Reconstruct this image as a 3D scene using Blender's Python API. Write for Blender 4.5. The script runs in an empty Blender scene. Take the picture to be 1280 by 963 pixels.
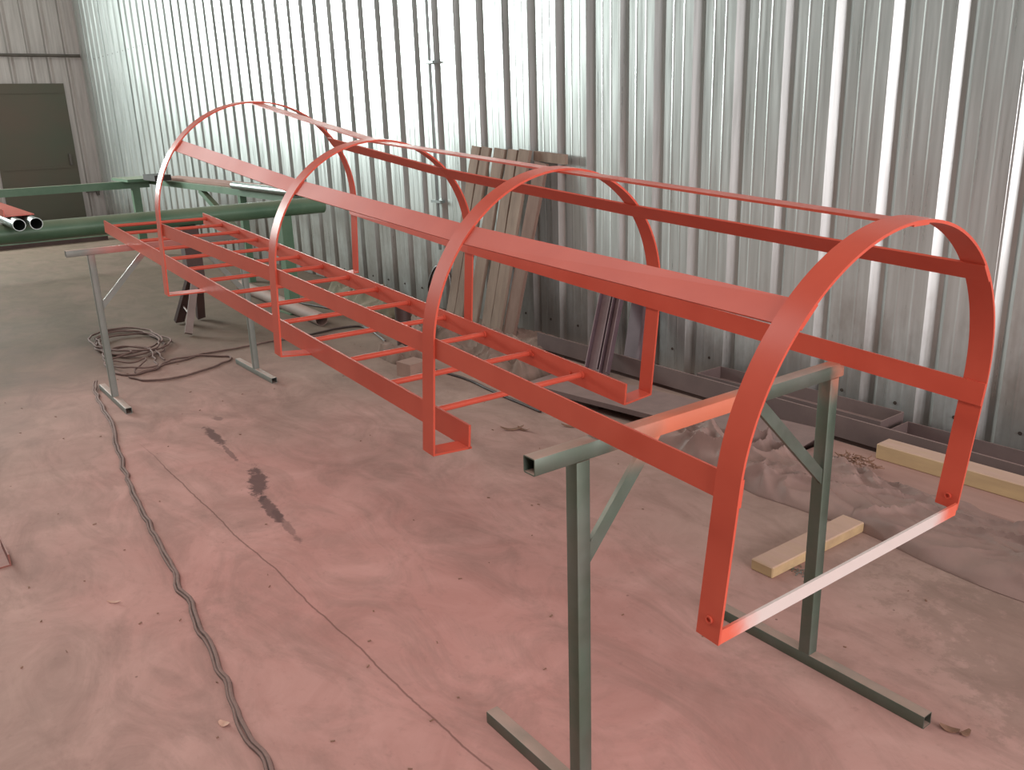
import bpy, bmesh, math, random
from mathutils import Vector, Matrix, Euler, noise
random.seed(7)
PI = math.pi
scn = bpy.context.scene
C = scn.collection

# ------------------------------------------------------------------ camera
CAMH = 1.6557
cam_d = bpy.data.cameras.new('camera')
cam_d.sensor_width = 36.0
cam_d.lens = 36.0 * 1085.17 / 1280.0
cam_d.clip_start = 0.02
cam = bpy.data.objects.new('camera', cam_d)
C.objects.link(cam)
cam.matrix_world = (Matrix.Translation((0, 0, CAMH)) @ Matrix.Rotation(0.92213, 4, 'Z')
                    @ Matrix.Rotation(PI / 2 - 0.29982, 4, 'X') @ Matrix.Rotation(-0.03309, 4, 'Z'))
scn.camera = cam

# ------------------------------------------------------------------ world, lights, exposure
w = bpy.data.worlds.new('world'); scn.world = w
w.use_nodes = True
bg = w.node_tree.nodes['Background']
bg.inputs[0].default_value = (0.78, 0.88, 0.95, 1)
bg.inputs[1].default_value = 1.0


def area(name, loc, rot, sx, sy, power, col):
    l = bpy.data.lights.new(name, 'AREA')
    l.shape = 'RECTANGLE'; l.size = sx; l.size_y = sy
    l.energy = power; l.color = col
    o = bpy.data.objects.new(name, l); C.objects.link(o)
    o.location = loc; o.rotation_euler = rot
    return o


# daylight through the high window of the far gable, the open gate at the near end, the roof lights
area('window_daylight', (-18.30, -1.6, 3.9), (0, -PI / 2, 0), 2.8, 3.8, 1250, (0.90, 1.0, 0.96))
area('gate_daylight', (6.92, 1.2, 2.35), (0, PI / 2, 0), 4.4, 5.6, 510, (1.0, 0.91, 0.92))
for k, xx in enumerate((-13.0, -5.5, 1.5)):
    area('roof_daylight', (xx, -1.6, 6.85), (0, 0, 0), 4.0, 2.2, 120, (1.0, 0.97, 0.95))

scn.view_settings.view_transform = 'Standard'
scn.view_settings.look = 'None'
scn.view_settings.exposure = 0.38
scn.view_settings.gamma = 1.0
scn.view_settings.use_curve_mapping = False


# ------------------------------------------------------------------ materials
def lin(r, g, b):
    def f(c):
        c /= 255.0
        return c / 12.92 if c <= 0.04045 else ((c + 0.055) / 1.055) ** 2.4
    return (f(r), f(g), f(b), 1)


class Mat:
    def __init__(s, name, rough=0.5, metal=0.0, spec=0.5):
        s.m = bpy.data.materials.new(name); s.m.use_nodes = True
        s.nt = s.m.node_tree; s.n = s.nt.nodes
        s.b = s.n['Principled BSDF']
        s.b.inputs['Roughness'].default_value = rough
        s.b.inputs['Metallic'].default_value = metal
        s.b.inputs['Specular IOR Level'].default_value = spec

    def link(s, a, b): s.nt.links.new(a, b)

    def coord(s, kind='Object', scale=(1, 1, 1)):
        t = s.n.new('ShaderNodeTexCoord'); mp = s.n.new('ShaderNodeMapping')
        mp.inputs['Scale'].default_value = scale
        s.link(t.outputs[kind], mp.inputs[0]); return mp.outputs[0]

    def pos(s, scale=(1, 1, 1)):
        t = s.n.new('ShaderNodeNewGeometry'); mp = s.n.new('ShaderNodeMapping')
        mp.inputs['Scale'].default_value = scale
        s.link(t.outputs['Position'], mp.inputs[0]); return mp.outputs[0]

    def noise(s, vec, scale, detail=4, rough=0.55, dist=0.0):
        t = s.n.new('ShaderNodeTexNoise')
        t.inputs['Scale'].default_value = scale; t.inputs['Detail'].default_value = detail
        t.inputs['Roughness'].default_value = rough; t.inputs['Distortion'].default_value = dist
        s.link(vec, t.inputs['Vector']); return t.outputs['Fac']

    def rng(s, v, a, b, c=0.0, d=1.0, smooth=False):
        t = s.n.new('ShaderNodeMapRange')
        if smooth: t.interpolation_type = 'SMOOTHSTEP'
        t.inputs[1].default_value = a; t.inputs[2].default_value = b
        t.inputs[3].default_value = c; t.inputs[4].default_value = d
        s.link(v, t.inputs[0]); return t.outputs[0]

    def math(s, op, a, b=None):
        t = s.n.new('ShaderNodeMath'); t.operation = op
        for i, v in enumerate((a, b)):
            if v is None: continue
            if isinstance(v, (int, float)): t.inputs[i].default_value = v
            else: s.link(v, t.inputs[i])
        return t.outputs[0]

    def mix(s, fac, a, b):
        t = s.n.new('ShaderNodeMix'); t.data_type = 'RGBA'
        if isinstance(fac, (int, float)): t.inputs[0].default_value = fac
        else: s.link(fac, t.inputs[0])
        for i, v in ((6, a), (7, b)):
            if isinstance(v, tuple): t.inputs[i].default_value = v
            else: s.link(v, t.inputs[i])
        return t.outputs[2]

    def color(s, c):
        if isinstance(c, tuple): s.b.inputs['Base Color'].default_value = c
        else: s.link(c, s.b.inputs['Base Color'])

    def rough(s, v): s.link(v, s.b.inputs['Roughness'])

    def bump(s, h, strength=0.2, dist=0.01):
        t = s.n.new('ShaderNodeBump'); t.inputs['Strength'].default_value = strength
        t.inputs['Distance'].default_value = dist
        s.link(h, t.inputs['Height']); s.link(t.outputs[0], s.b.inputs['Normal'])

    def sep(s, vec):
        t = s.n.new('ShaderNodeSeparateXYZ'); s.link(vec, t.inputs[0]); return t.outputs

    def upness(s):
        g = s.n.new('ShaderNodeNewGeometry'); return s.sep(g.outputs['Normal'])[2]


def mottled(name, c1, c2, scale, rough=0.6, metal=0.0, bump=0.15, dust=0.0, stretch=(1, 1, 1), spec=0.4, dustc=None):
    m = Mat(name, rough, metal, spec)
    v = m.pos(stretch)
    n = m.noise(v, scale, 5, 0.6)
    col = m.mix(m.rng(n, 0.3, 0.7), c1, c2)
    if dust:
        u = m.rng(m.upness(), 0.3, 0.95, 0, dust)
        n2 = m.rng(m.noise(v, scale * 3, 3), 0.25, 0.7, 0.6, 1.0)
        f = m.math('MULTIPLY', u, n2)
        col = m.mix(f, col, dustc or DUST)
        m.rough(m.math('MAXIMUM', m.math('MULTIPLY', f, 0.9), rough))
        if metal:
            m.link(m.rng(f, 0, 1, metal, 0.0), m.b.inputs['Metallic'])
    m.color(col)
    if bump: m.bump(n, bump, 0.004)
    return m.m


DUST = lin(178, 140, 130)
PAINT = Mat('coral_red_primer', 0.42, 0.0, 0.38)
_v = PAINT.pos()
_n = PAINT.noise(_v, 6, 4)
PAINT.color(PAINT.mix(PAINT.rng(_n, 0.3, 0.75), (0.53, 0.076, 0.044, 1), (0.60, 0.098, 0.058, 1)))
PAINT.rough(PAINT.rng(PAINT.noise(_v, 4, 1), 0.3, 0.7, 0.30, 0.38))
M_PAINT = PAINT.m

# zinc-grey steel tube with orange overspray where the cage rests on it (object space of the trestle)


def trestle_mat(name, bands, spray, metal=0.85, steel1=lin(98, 116, 101), steel2=lin(124, 130, 122)):
    m = Mat(name, 0.42, metal, 0.5)
    v = m.coord('Object')
    n = m.noise(v, 5, 5)
    base = m.mix(m.rng(n, 0.3, 0.7), steel1, steel2)
    xyz = m.sep(v)
    top = m.rng(xyz[2], 0.84, 0.93, 0, 1, True)
    col = base
    u = m.rng(m.upness(), 0.5, 0.95, 0, 0.72)
    nd = m.rng(m.noise(v, 9, 4), 0.25, 0.7, 0.6, 1)
    f = m.math('MULTIPLY', u, nd)
    col = m.mix(f, col, lin(190, 148, 134))
    tot = f
    for (c, hw, amt) in bands:
        d = m.math('ABSOLUTE', m.math('SUBTRACT', xyz[1], c))
        nn = m.rng(m.noise(v, 14, 3), 0.2, 0.8, -0.03, 0.03)
        f = m.math('MULTIPLY', m.rng(m.math('ADD', d, nn), hw, hw * 0.4, 0, amt, True), top)
        col = m.mix(f, col, spray); tot = m.math('MAXIMUM', tot, f)
    m.color(col)
    m.link(m.rng(tot, 0, 0.7, metal, 0.0), m.b.inputs['Metallic'])
    m.rough(m.rng(m.noise(v, 12, 4), 0.3, 0.7, 0.42, 0.58))
    return m.m


M_TRN = trestle_mat('grey_green_tube_orange_overspray', [(0.52, 0.24, 0.95), (0.33, 0.14, 0.55), (1.10, 0.07, 0.6)], lin(198, 108, 80))
M_TRF = trestle_mat('grey_tube_pink_overspray', [(0.45, 0.38, 0.8)], lin(200, 120, 110), 0.2, lin(118, 124, 116), lin(134, 134, 128))
M_BAR = Mat('flat_bar_painted_glare_coral_ends', 0.45, 0.0)
_xyz = M_BAR.sep(M_BAR.coord('Object'))
_d = M_BAR.math('ABSOLUTE', _xyz[1])
_nn = M_BAR.rng(M_BAR.noise(M_BAR.coord('Object'), 20, 3), 0.2, 0.8, -0.02, 0.02)
M_BAR.color(M_BAR.mix(M_BAR.rng(M_BAR.math('ADD', _d, _nn), 0.34, 0.44, 0, 1, True), lin(205, 192, 186), (0.66, 0.12, 0.07, 1)))  # pale middle paints in the reflected gate light; the coral ends are paint
M_BAR = M_BAR.m

# corrugated galvanised sheet
G = Mat('galvanised_sheet', 0.33, 0.6, 0.5)
_v = G.pos((1, 1, 0.04))
_n = G.noise(_v, 34, 5, 0.6)
_n2 = G.noise(G.pos((1, 1, 1)), 1.3, 4)
_c = G.mix(G.rng(_n, 0.3, 0.7), (0.53, 0.565, 0.55, 1), (0.66, 0.69, 0.68, 1))
_c = G.mix(G.rng(_n2, 0.45, 0.8, 0, 0.22), _c, (0.50, 0.50, 0.48, 1))
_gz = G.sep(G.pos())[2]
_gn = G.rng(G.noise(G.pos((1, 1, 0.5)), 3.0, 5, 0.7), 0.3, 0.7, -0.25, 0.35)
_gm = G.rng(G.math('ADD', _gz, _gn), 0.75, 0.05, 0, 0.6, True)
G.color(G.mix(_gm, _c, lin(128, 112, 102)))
G.rough(G.rng(_n, 0.3, 0.7, 0.26, 0.42))
G.bump(G.noise(G.pos((1, 1, 0.08)), 60, 3), 0.12, 0.002)
M_GALV = G.m
G2 = Mat('dull_gable_sheet', 0.6, 0.35, 0.3)
_n = G2.noise(G2.pos((1, 1, 0.06)), 20, 4)
G2.color(G2.mix(G2.rng(_n, 0.3, 0.7), lin(172, 164, 160), lin(196, 188, 184)))
M_GABLE = G2.m

M_SHELL = mottled('shed_shell_grey', lin(120, 118, 112), lin(136, 132, 126), 1.0, 0.8)
M_SHELLD = mottled('dark_shell', lin(78, 74, 68), lin(92, 88, 82), 1.0, 0.8)
M_ROOF = mottled('roof_sheet', lin(135, 138, 134), lin(150, 152, 148), 1.0, 0.7)
M_DOOR = mottled('dark_door_panel', lin(96, 84, 72), lin(84, 86, 72), 1.2, 0.6, 0, 0.05)
M_DARKP = mottled('dark_grey_pipe', lin(84, 78, 72), lin(104, 96, 90), 6, 0.5, 0.2)
M_GREEN = mottled('green_painted_steel', lin(72, 104, 80), lin(96, 122, 98), 3.5, 0.42, 0.1, 0.1, 0.55, spec=0.5, dustc=lin(150, 140, 118))
M_CHROME = mottled('bright_zinc_pipe', lin(150, 158, 154), lin(122, 130, 126), 10, 0.36, 0.85, 0.02)
M_WOOD = mottled('weathered_grey_board', lin(126, 106, 92), lin(152, 131, 116), 16, 0.8, 0, 0.4, 0.4, (1, 1, 0.12))
M_WOOD2 = mottled('weathered_red_brown_board', lin(116, 90, 78), lin(136, 110, 98), 16, 0.8, 0, 0.4, 0.4, (1, 1, 0.12))
M_YWOOD = mottled('fresh_yellow_timber', lin(188, 160, 120), lin(166, 139, 106), 12, 0.75, 0, 0.3, 0.88, (0.25, 1, 1.6), dustc=lin(196, 160, 148))
M_PWOOD = mottled('dusty_pink_plank', lin(156, 120, 108), lin(138, 106, 96), 10, 0.85, 0, 0.4, 0.6, (0.2, 1, 1))
M_BROWN = mottled('brown_primed_steel', lin(116, 98, 94), lin(100, 84, 82), 4, 0.55, 0.1, 0.08, 0.5, dustc=lin(170, 138, 130))
M_PURPLE = mottled('purple_brown_primed_steel', lin(112, 92, 98), lin(96, 76, 80), 5, 0.5, 0.15, 0.08, 0.5)
M_DARKSTEEL = mottled('dark_red_brown_steel', lin(70, 52, 50), lin(86, 66, 60), 5, 0.55, 0.15, 0.1, 0.3)
M_GREYSTEEL = mottled('dull_grey_steel', lin(138, 122, 116), lin(120, 106, 100), 6, 0.55, 0.1, 0.08, 0.3)
M_FPIPE = mottled('dusty_brown_pipe', lin(136, 112, 102), lin(120, 100, 90), 5, 0.75, 0, 0.1, 0.4)
M_REDDUST = mottled('dusty_red_steel', lin(150, 84, 72), lin(120, 84, 76), 12, 0.8, 0, 0.1, 0.6)
M_CONDUIT = mottled('grey_conduit', lin(150, 156, 154), lin(132, 138, 136), 6, 0.45, 0.4, 0.05)
M_TARP = mottled('dusty_brown_tarp', lin(142, 116, 107), lin(122, 98, 91), 5, 0.6, 0, 0.12, 0.25)
M_CLOTH = mottled('grey_brown_blanket', lin(134, 112, 100), lin(112, 94, 84), 9, 0.95, 0, 0.25, 0.3)
M_SACK = mottled('olive_grey_sacking', lin(120, 112, 92), lin(96, 88, 72), 9, 0.95, 0, 0.25, 0.2)
M_CABLE = mottled('dusty_brown_cable', lin(94, 74, 68), lin(112, 90, 84), 20, 0.85, 0, 0.1, 0.4)
M_CABLEB = mottled('black_rubber_cable', lin(48, 38, 36), lin(66, 52, 48), 20, 0.5, 0, 0.1, 0.2)
M_BLACK = mottled('black_scorched_metal', lin(40, 36, 34), lin(58, 50, 48), 10, 0.7, 0, 0.1)
M_CARD = mottled('pink_dusted_block', lin(160, 130, 116), lin(144, 116, 104), 8, 0.9, 0, 0.3, 0.3)
M_SCREW = mottled('screw_head', lin(90, 80, 72), lin(70, 60, 56), 30, 0.5, 0.5, 0)
M_CHIP = mottled('pale_chip', lin(206, 162, 142), lin(190, 150, 132), 30, 0.8, 0, 0.1)
M_LEAF = mottled('dry_leaf', lin(140, 104, 84), lin(120, 88, 72), 30, 0.8, 0, 0.1)

# floor: dusty concrete with pink overspray near the cage, joint line and tar stains
F = Mat('dusty_concrete_floor', 0.75, 0, 0.12)
_p = F.pos()
_x, _y, _z = F.sep(_p)
nA = F.noise(F.pos((1.0, 1.4, 1)), 0.9, 6, 0.6, 0.5)
nB = F.noise(_p, 3.2, 6, 0.65, 0.8)
nC = F.noise(_p, 26, 5, 0.6)
grey = F.mix(F.rng(nB, 0.32, 0.68), lin(156, 132, 121), lin(176, 150, 138))
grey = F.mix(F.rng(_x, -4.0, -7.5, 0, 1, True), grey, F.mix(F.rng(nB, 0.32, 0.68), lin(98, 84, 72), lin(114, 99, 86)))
pinkc = F.mix(F.rng(nB, 0.3, 0.7), lin(176, 132, 123), lin(196, 152, 143))
# overspray lies thickest beneath the cage and on this side of it
_dx = F.math('DIVIDE', F.math('SUBTRACT', _x, -2.3), 3.4)
_dy = F.math('DIVIDE', F.math('SUBTRACT', _y, 1.35), 1.25)
_r = F.math('SQRT', F.math('ADD', F.math('MULTIPLY', _dx, _dx), F.math('MULTIPLY', _dy, _dy)))
_r = F.math('ADD', _r, F.rng(nA, 0.2, 0.8, -0.35, 0.35))
m_pink = F.rng(_r, 1.75, 0.35, 0, 1, True)
fc = F.mix(m_pink, grey, pinkc)
m_red = F.rng(_r, 0.95, 0.0, 0, 0.55, True)
fc = F.mix(m_red, fc, F.mix(F.rng(nB, 0.3, 0.7), lin(180, 120, 112), lin(198, 140, 132)))
# soot grey drifts
fc = F.mix(F.rng(F.noise(F.pos((1, 2.2, 1)), 1.7, 6, 0.7, 1.2), 0.44, 0.75, 0, 0.62), fc, lin(128, 103, 94))
fc = F.mix(F.rng(nC, 0.60, 0.78, 0, 0.25), fc, lin(110, 84, 78))
vor = F.n.new('ShaderNodeTexVoronoi'); vor.inputs['Scale'].default_value = 5.5; F.link(_p, vor.inputs['Vector'])
spk = F.rng(vor.outputs['Distance'], 0.035, 0.02, 0, 0.75)
fc = F.mix(F.math('MULTIPLY', spk, F.rng(nB, 0.45, 0.55)), fc, lin(96, 66, 60))


def stain(cx, cy, rx, ry, ang, amt, col, wob=0.55):
    global fc
    ca, sa = math.cos(ang), math.sin(ang)
    dx = F.math('SUBTRACT', _x, cx); dy = F.math('SUBTRACT', _y, cy)
    a = F.math('DIVIDE', F.math('ADD', F.math('MULTIPLY', dx, ca), F.math('MULTIPLY', dy, sa)), rx)
    b = F.math('DIVIDE', F.math('SUBTRACT', F.math('MULTIPLY', dy, ca), F.math('MULTIPLY', dx, sa)), ry)
    r = F.math('SQRT', F.math('ADD', F.math('MULTIPLY', a, a), F.math('MULTIPLY', b, b)))
    r = F.math('ADD', r, F.rng(nS, 0.25, 0.75, -wob, wob))
    fc = F.mix(F.rng(r, 1.05, 0.65, 0, amt, True), fc, col)


nS = F.noise(_p, 16, 6, 0.7)
TAR = lin(92, 70, 68)
stain(-4.66, 1.43, 0.20, 0.035, -0.08, 0.8, TAR)
stain(-4.35, 1.40, 0.16, 0.015, -0.1, 0.55, TAR)
stain(-3.86, 1.36, 0.22, 0.05, -0.3, 0.85, TAR, 0.6)
stain(-3.52, 1.285, 0.19, 0.032, -0.15, 0.8, TAR, 0.7)
stain(-3.32, 1.27, 0.20, 0.02, -0.1, 0.45, TAR, 0.7)
stain(-4.95, 1.55, 0.05, 0.03, 0, 0.5, TAR)
stain(-0.65, 2.55, 0.9, 0.35, -0.5, 0.35, lin(128, 108, 96), 0.8)
# joint in the slab: thin crooked line along x
jw = F.rng(F.noise(F.pos((1, 0, 0)), 1.6, 6, 0.6), 0.2, 0.8, -0.022, 0.022)
jd = F.math('ABSOLUTE', F.math('SUBTRACT', F.math('SUBTRACT', _y, 1.072), jw))
jm = F.math('MULTIPLY', F.rng(jd, 0.0045, 0.0015, 0, 0.6), F.rng(_x, -4.9, -4.3, 0, 1))
fc = F.mix(jm, fc, lin(92, 60, 54))
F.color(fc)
F.rough(F.rng(nB, 0.3, 0.7, 0.78, 0.92))
F.bump(F.math('ADD', nC, F.math('MULTIPLY', jm, -1.5)), 0.25, 0.004)
M_FLOOR = F.m

# ------------------------------------------------------------------ mesh helpers


class MB:
    def __init__(s): s.v = []; s.f = []

    def add(s, vs, fs):
        k = len(s.v); s.v += [tuple(q) for q in vs]; s.f += [tuple(i + k for i in f) for f in fs]; return s

    def box(s, a, b):
        x0, y0, z0 = a; x1, y1, z1 = b
        vs = [(x0, y0, z0), (x1, y0, z0), (x1, y1, z0), (x0, y1, z0), (x0, y0, z1), (x1, y0, z1), (x1, y1, z1), (x0, y1, z1)]
        return s.add(vs, [(0, 3, 2, 1), (4, 5, 6, 7), (0, 1, 5, 4), (1, 2, 6, 5), (2, 3, 7, 6), (3, 0, 4, 7)])

    def obox(s, p0, p1, u, su, sv):
        """bar from p0 to p1, half sizes su (along u) and sv"""
        p0, p1 = Vector(p0), Vector(p1); d = (p1 - p0).normalized()
        u = (Vector(u) - d * d.dot(Vector(u))).normalized(); v = d.cross(u)
        vs = [p + u * a * su + v * b * sv for p in (p0, p1) for a, b in ((-1, -1), (1, -1), (1, 1), (-1, 1))]
        return s.add(vs, [(3, 2, 1, 0), (4, 5, 6, 7), (0, 1, 5, 4), (1, 2, 6, 5), (2, 3, 7, 6), (3, 0, 4, 7)])

    def prism(s, prof, p0, p1, u):
        """closed profile (list of 2D) swept from p0 to p1; profile x along u, y along d x u"""
        p0, p1 = Vector(p0), Vector(p1); d = (p1 - p0).normalized()
        u = (Vector(u) - d * d.dot(Vector(u))).normalized(); v = d.cross(u)
        n = len(prof)
        vs = [p + u * a + v * b for p in (p0, p1) for a, b in prof]
        fs = [(i, (i + 1) % n, n + (i + 1) % n, n + i) for i in range(n)]
        fs += [tuple(reversed(range(n))), tuple(range(n, 2 * n))]
        return s.add(vs, fs)

    def hollow(s, outer, inner, p0, p1, u):
        p0, p1 = Vector(p0), Vector(p1); d = (p1 - p0).normalized()
        u = (Vector(u) - d * d.dot(Vector(u))).normalized(); v = d.cross(u)
        n = len(outer)
        vs = [p + u * a + v * b for p in (p0, p1) for pr in (outer, inner) for a, b in pr]
        fs = []
        for i in range(n):
            j = (i + 1) % n
            fs.append((i, j, 2 * n + j, 2 * n + i))
            fs.append((n + j, n + i, 3 * n + i, 3 * n + j))
            fs.append((j, i, n + i, n + j))
            fs.append((2 * n + i, 2 * n + j, 3 * n + j, 3 * n + i))
        return s.add(vs, fs)

    def sqtube(s, p0, p1, u, size, t=0.003, size2=None):
        b = (size2 or size) / 2; a = size / 2

        def ring(a, b, r):
            out = []
            for cx, cy, st in ((a - r, b - r, 0), (-a + r, b - r, 90), (-a + r, -b + r, 180), (a - r, -b + r, 270)):
                for k in (0, 45, 90):
                    q = math.radians(st + k); out.append((cx + r * math.cos(q), cy + r * math.sin(q)))
            return out
        return s.hollow(ring(a, b, 0.004), ring(a - t, b - t, 0.002), p0, p1, u)

    def pipe(s, p0, p1, r, t=0.004, n=20):
        ring = lambda q: [(q * math.cos(2 * PI * k / n), q * math.sin(2 * PI * k / n)) for k in range(n)]
        u = (0, 0, 1) if abs((Vector(p1) - Vector(p0)).normalized().z) < 0.9 else (1, 0, 0)
        return s.hollow(ring(r), ring(r - t), p0, p1, u)

    def rod(s, p0, p1, r, n=12):
        u = (0, 0, 1) if abs((Vector(p1) - Vector(p0)).normalized().z) < 0.9 else (1, 0, 0)
        return s.prism([(r * math.cos(2 * PI * k / n), r * math.sin(2 * PI * k / n)) for k in range(n)], p0, p1, u)

    def sweep(s, pts, r, n=7):
        P = [Vector(p) for p in pts]; k0 = len(s.v); m = len(P)
        up = Vector((0, 0, 1))
        for i, p in enumerate(P):
            d = (P[min(i + 1, m - 1)] - P[max(i - 1, 0)]).normalized()
            a = d.cross(up)
            a = a.normalized() if a.length > 1e-4 else Vector((1, 0, 0))
            b = a.cross(d)
            for k in range(n):
                q = 2 * PI * k / n; s.v.append(tuple(p + a * r * math.cos(q) + b * r * math.sin(q)))
        for i in range(m - 1):
            for k in range(n):
                j = (k + 1) % n
                s.f.append((k0 + i * n + k, k0 + i * n + j, k0 + (i + 1) * n + j, k0 + (i + 1) * n + k))
        s.f.append(tuple(k0 + k for k in reversed(range(n)))); s.f.append(tuple(k0 + (m - 1) * n + k for k in range(n)))
        return s

    def build(s, name, mat, parent=None, smooth=True, **props):
        me = bpy.data.meshes.new(name); me.from_pydata(s.v, [], s.f)
        bm = bmesh.new(); bm.from_mesh(me); bmesh.ops.recalc_face_normals(bm, faces=bm.faces)
        bm.to_mesh(me); bm.free()
        me.materials.append(mat)
        if smooth:
            me.shade_smooth(); me.set_sharp_from_angle(angle=0.6)
        return obj(name, me, parent, **props)


def obj(name, me, parent=None, **props):
    o = bpy.data.objects.new(name, me); C.objects.link(o)
    if parent: o.parent = parent
    for k, v in props.items(): o[k] = v
    return o


def thing(name, label, cat, loc=(0, 0, 0), rot=(0, 0, 0), group=None):
    o = bpy.data.objects.new(name, None); C.objects.link(o)
    o.empty_display_size = 0.1
    o.location = loc; o.rotation_euler = rot
    o['label'] = label; o['category'] = cat
    if group: o['group'] = group
    return o


def solo(o, label, cat, group=None):
    o['label'] = label; o['category'] = cat
    if group: o['group'] = group
    return o


def catmull(pts, k=8):
    P = [Vector(p) for p in pts]; out = []
    Q = [P[0] * 2 - P[1]] + P + [P[-1] * 2 - P[-2]]
    for i in range(1, len(Q) - 2):
        a, b, c, d = Q[i - 1:i + 3]
        for j in range(k):
            t = j / k
            out.append(0.5 * ((2 * b) + (c - a) * t + (2 * a - 5 * b + 4 * c - d) * t * t + (3 * b - a - 3 * c + d) * t ** 3))
    out.append(P[-1]); return out


# ------------------------------------------------------------------ building shell
WY = 4.213          # inner face of the long corrugated wall
XG = -18.45         # far gable
XN = 7.0            # near gable
YB = -9.0           # opposite long wall
ZR = 7.0
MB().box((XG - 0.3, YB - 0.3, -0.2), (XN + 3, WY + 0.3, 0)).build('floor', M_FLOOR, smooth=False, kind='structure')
MB().box((XG - 0.3, YB - 0.3, ZR), (XN + 0.3, WY + 0.3, ZR + 0.1)).build('ceiling', M_ROOF, smooth=False, kind='structure')
wall_r = MB().box((XG - 0.2, WY + 0.06, 0), (XN + 0.2, WY + 0.16, ZR)).build('wall_right', M_SHELL, smooth=False, kind='structure')
MB().box((XG - 0.2, YB - 0.1, 0), (XN + 0.2, YB, ZR)).build('wall_left', M_SHELLD, smooth=False, kind='structure')
# far gable with a high window opening y -3.9..0.7, z 2.2..5.6
gm = MB()
gm.box((XG - 0.16, YB, 0), (XG - 0.06, -3.9, ZR)).box((XG - 0.16, 0.7, 0), (XG - 0.06, WY + 0.06, ZR))
gm.box((XG - 0.16, -3.9, 0), (XG - 0.06, 0.7, 2.2)).box((XG - 0.16, -3.9, 5.6), (XG - 0.06, 0.7, ZR))
wall_f = gm.build('wall_far', M_SHELL, smooth=False, kind='structure')
wf = MB()
for y in (-3.9, -2.4, -0.85, 0.64): wf.box((XG - 0.14, y, 2.2), (XG - 0.06, y + 0.06, 5.6))
for z in (2.2, 3.9, 5.54): wf.box((XG - 0.139, -3.9, z), (XG - 0.061, 0.7, z + 0.06))
wf.build('window_1', M_GREYSTEEL, smooth=False, kind='structure')
# near gable with the open gate
gm = MB()
gm.box((XN, YB, 0), (XN + 0.1, -1.7, ZR)).box((XN, -1.7, 4.6), (XN + 0.1, 4.05, ZR)).box((XN, 4.05, 0), (XN + 0.1, WY + 0.06, ZR))
gm.build('wall_near', M_SHELL, smooth=False, kind='structure')

# corrugated sheets: recessed grooves, pitch .3115, four grooves per sheet
PITCH = 0.3115; G0 = -2.119
GW, GA, GD = 0.097, 0.037, 0.036


def sheet_mesh(name, ngroove, z1, flip=False, lap=0.0):
    prof = []
    for k in range(ngroove):
        b = k * PITCH
        for q in ((0, 0), (GA, GD), (GW - GA, GD), (GW, 0)): prof.append((b + q[0], q[1]))
        w_ = PITCH - GW
        for c in (0.30, 0.68):
            x = b + GW + w_ * c
            prof += [(x - 0.009, 0), (x - 0.002, -0.0012), (x + 0.002, -0.0012), (x + 0.009, 0)]
    prof.append((ngroove * PITCH + 0.012, 0.0))
    prof = [(x, y - lap * (1 - min(1, x / 0.03)) * 0.5) for x, y in prof]
    n = len(prof); t = 0.0012
    vs = [(x, y, 0) for x, y in prof] + [(x, y, z1) for x, y in prof] + [(x, y + t, 0) for x, y in prof] + [(x, y + t, z1) for x, y in prof]
    fs = []
    for i in range(n - 1):
        fs.append((i, i + 1, n + i + 1, n + i)); fs.append((2 * n + i + 1, 2 * n + i, 3 * n + i, 3 * n + i + 1))
    for a, b in ((0, 2 * n), (n, 3 * n)):
        for i in range(n - 1): fs.append((a + i + 1, a + i, b + i, b + i + 1))
    fs.append((0, n, 3 * n, 2 * n)); fs.append((n - 1, 3 * n - 1 - 0, 4 * n - 1, 2 * n - 1))
    me = bpy.data.meshes.new(name); me.from_pydata(vs, [], fs)
    return me


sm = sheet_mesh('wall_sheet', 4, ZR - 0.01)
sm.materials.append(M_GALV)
SEAM = -3.056 + 0.0    # a groove that carries a seam
k0 = -13
for k in range(-13, 8):
    x = SEAM + k * 4 * PITCH
    if x > XN - 0.9: break
    if x < XG: continue
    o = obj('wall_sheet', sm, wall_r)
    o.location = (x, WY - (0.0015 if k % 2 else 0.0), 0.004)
# fill towards the gable
ks = math.ceil((XG - SEAM) / (4 * PITCH))
xl = SEAM + ks * 4 * PITCH
nrest = int((xl - XG) / PITCH) + 1
if nrest > 0:
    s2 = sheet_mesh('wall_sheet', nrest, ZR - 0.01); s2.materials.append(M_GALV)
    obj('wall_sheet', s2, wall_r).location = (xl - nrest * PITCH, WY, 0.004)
# screws
sc = MB()
for zz in (0.152, 2.868):
    for k in range(-50, 8):
        x = G0 + k * PITCH + GW + (PITCH - GW) * 0.5
        if x < XG + 0.3 or x > 3.5: continue
        y = WY + 0.001
        sc.rod((x, y, zz), (x, y - 0.003, zz), 0.010, 8); sc.rod((x, y - 0.003, zz), (x, y - 0.009, zz), 0.0055, 6)
sc.build('screw_row', M_SCREW, wall_r, kind='stuff')

# gable sheets (visible part next to the corner)
g1 = sheet_mesh('wall_sheet', 3, ZR - 0.01); g1.materials.append(M_GABLE)
y = WY + 0.03
while y > -0.3 + 3 * PITCH:
    o = obj('wall_sheet', g1, wall_f); o.rotation_euler = (0, 0, PI / 2)
    y -= 3 * PITCH
    o.location = (XG, y, 0.004)

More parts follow.
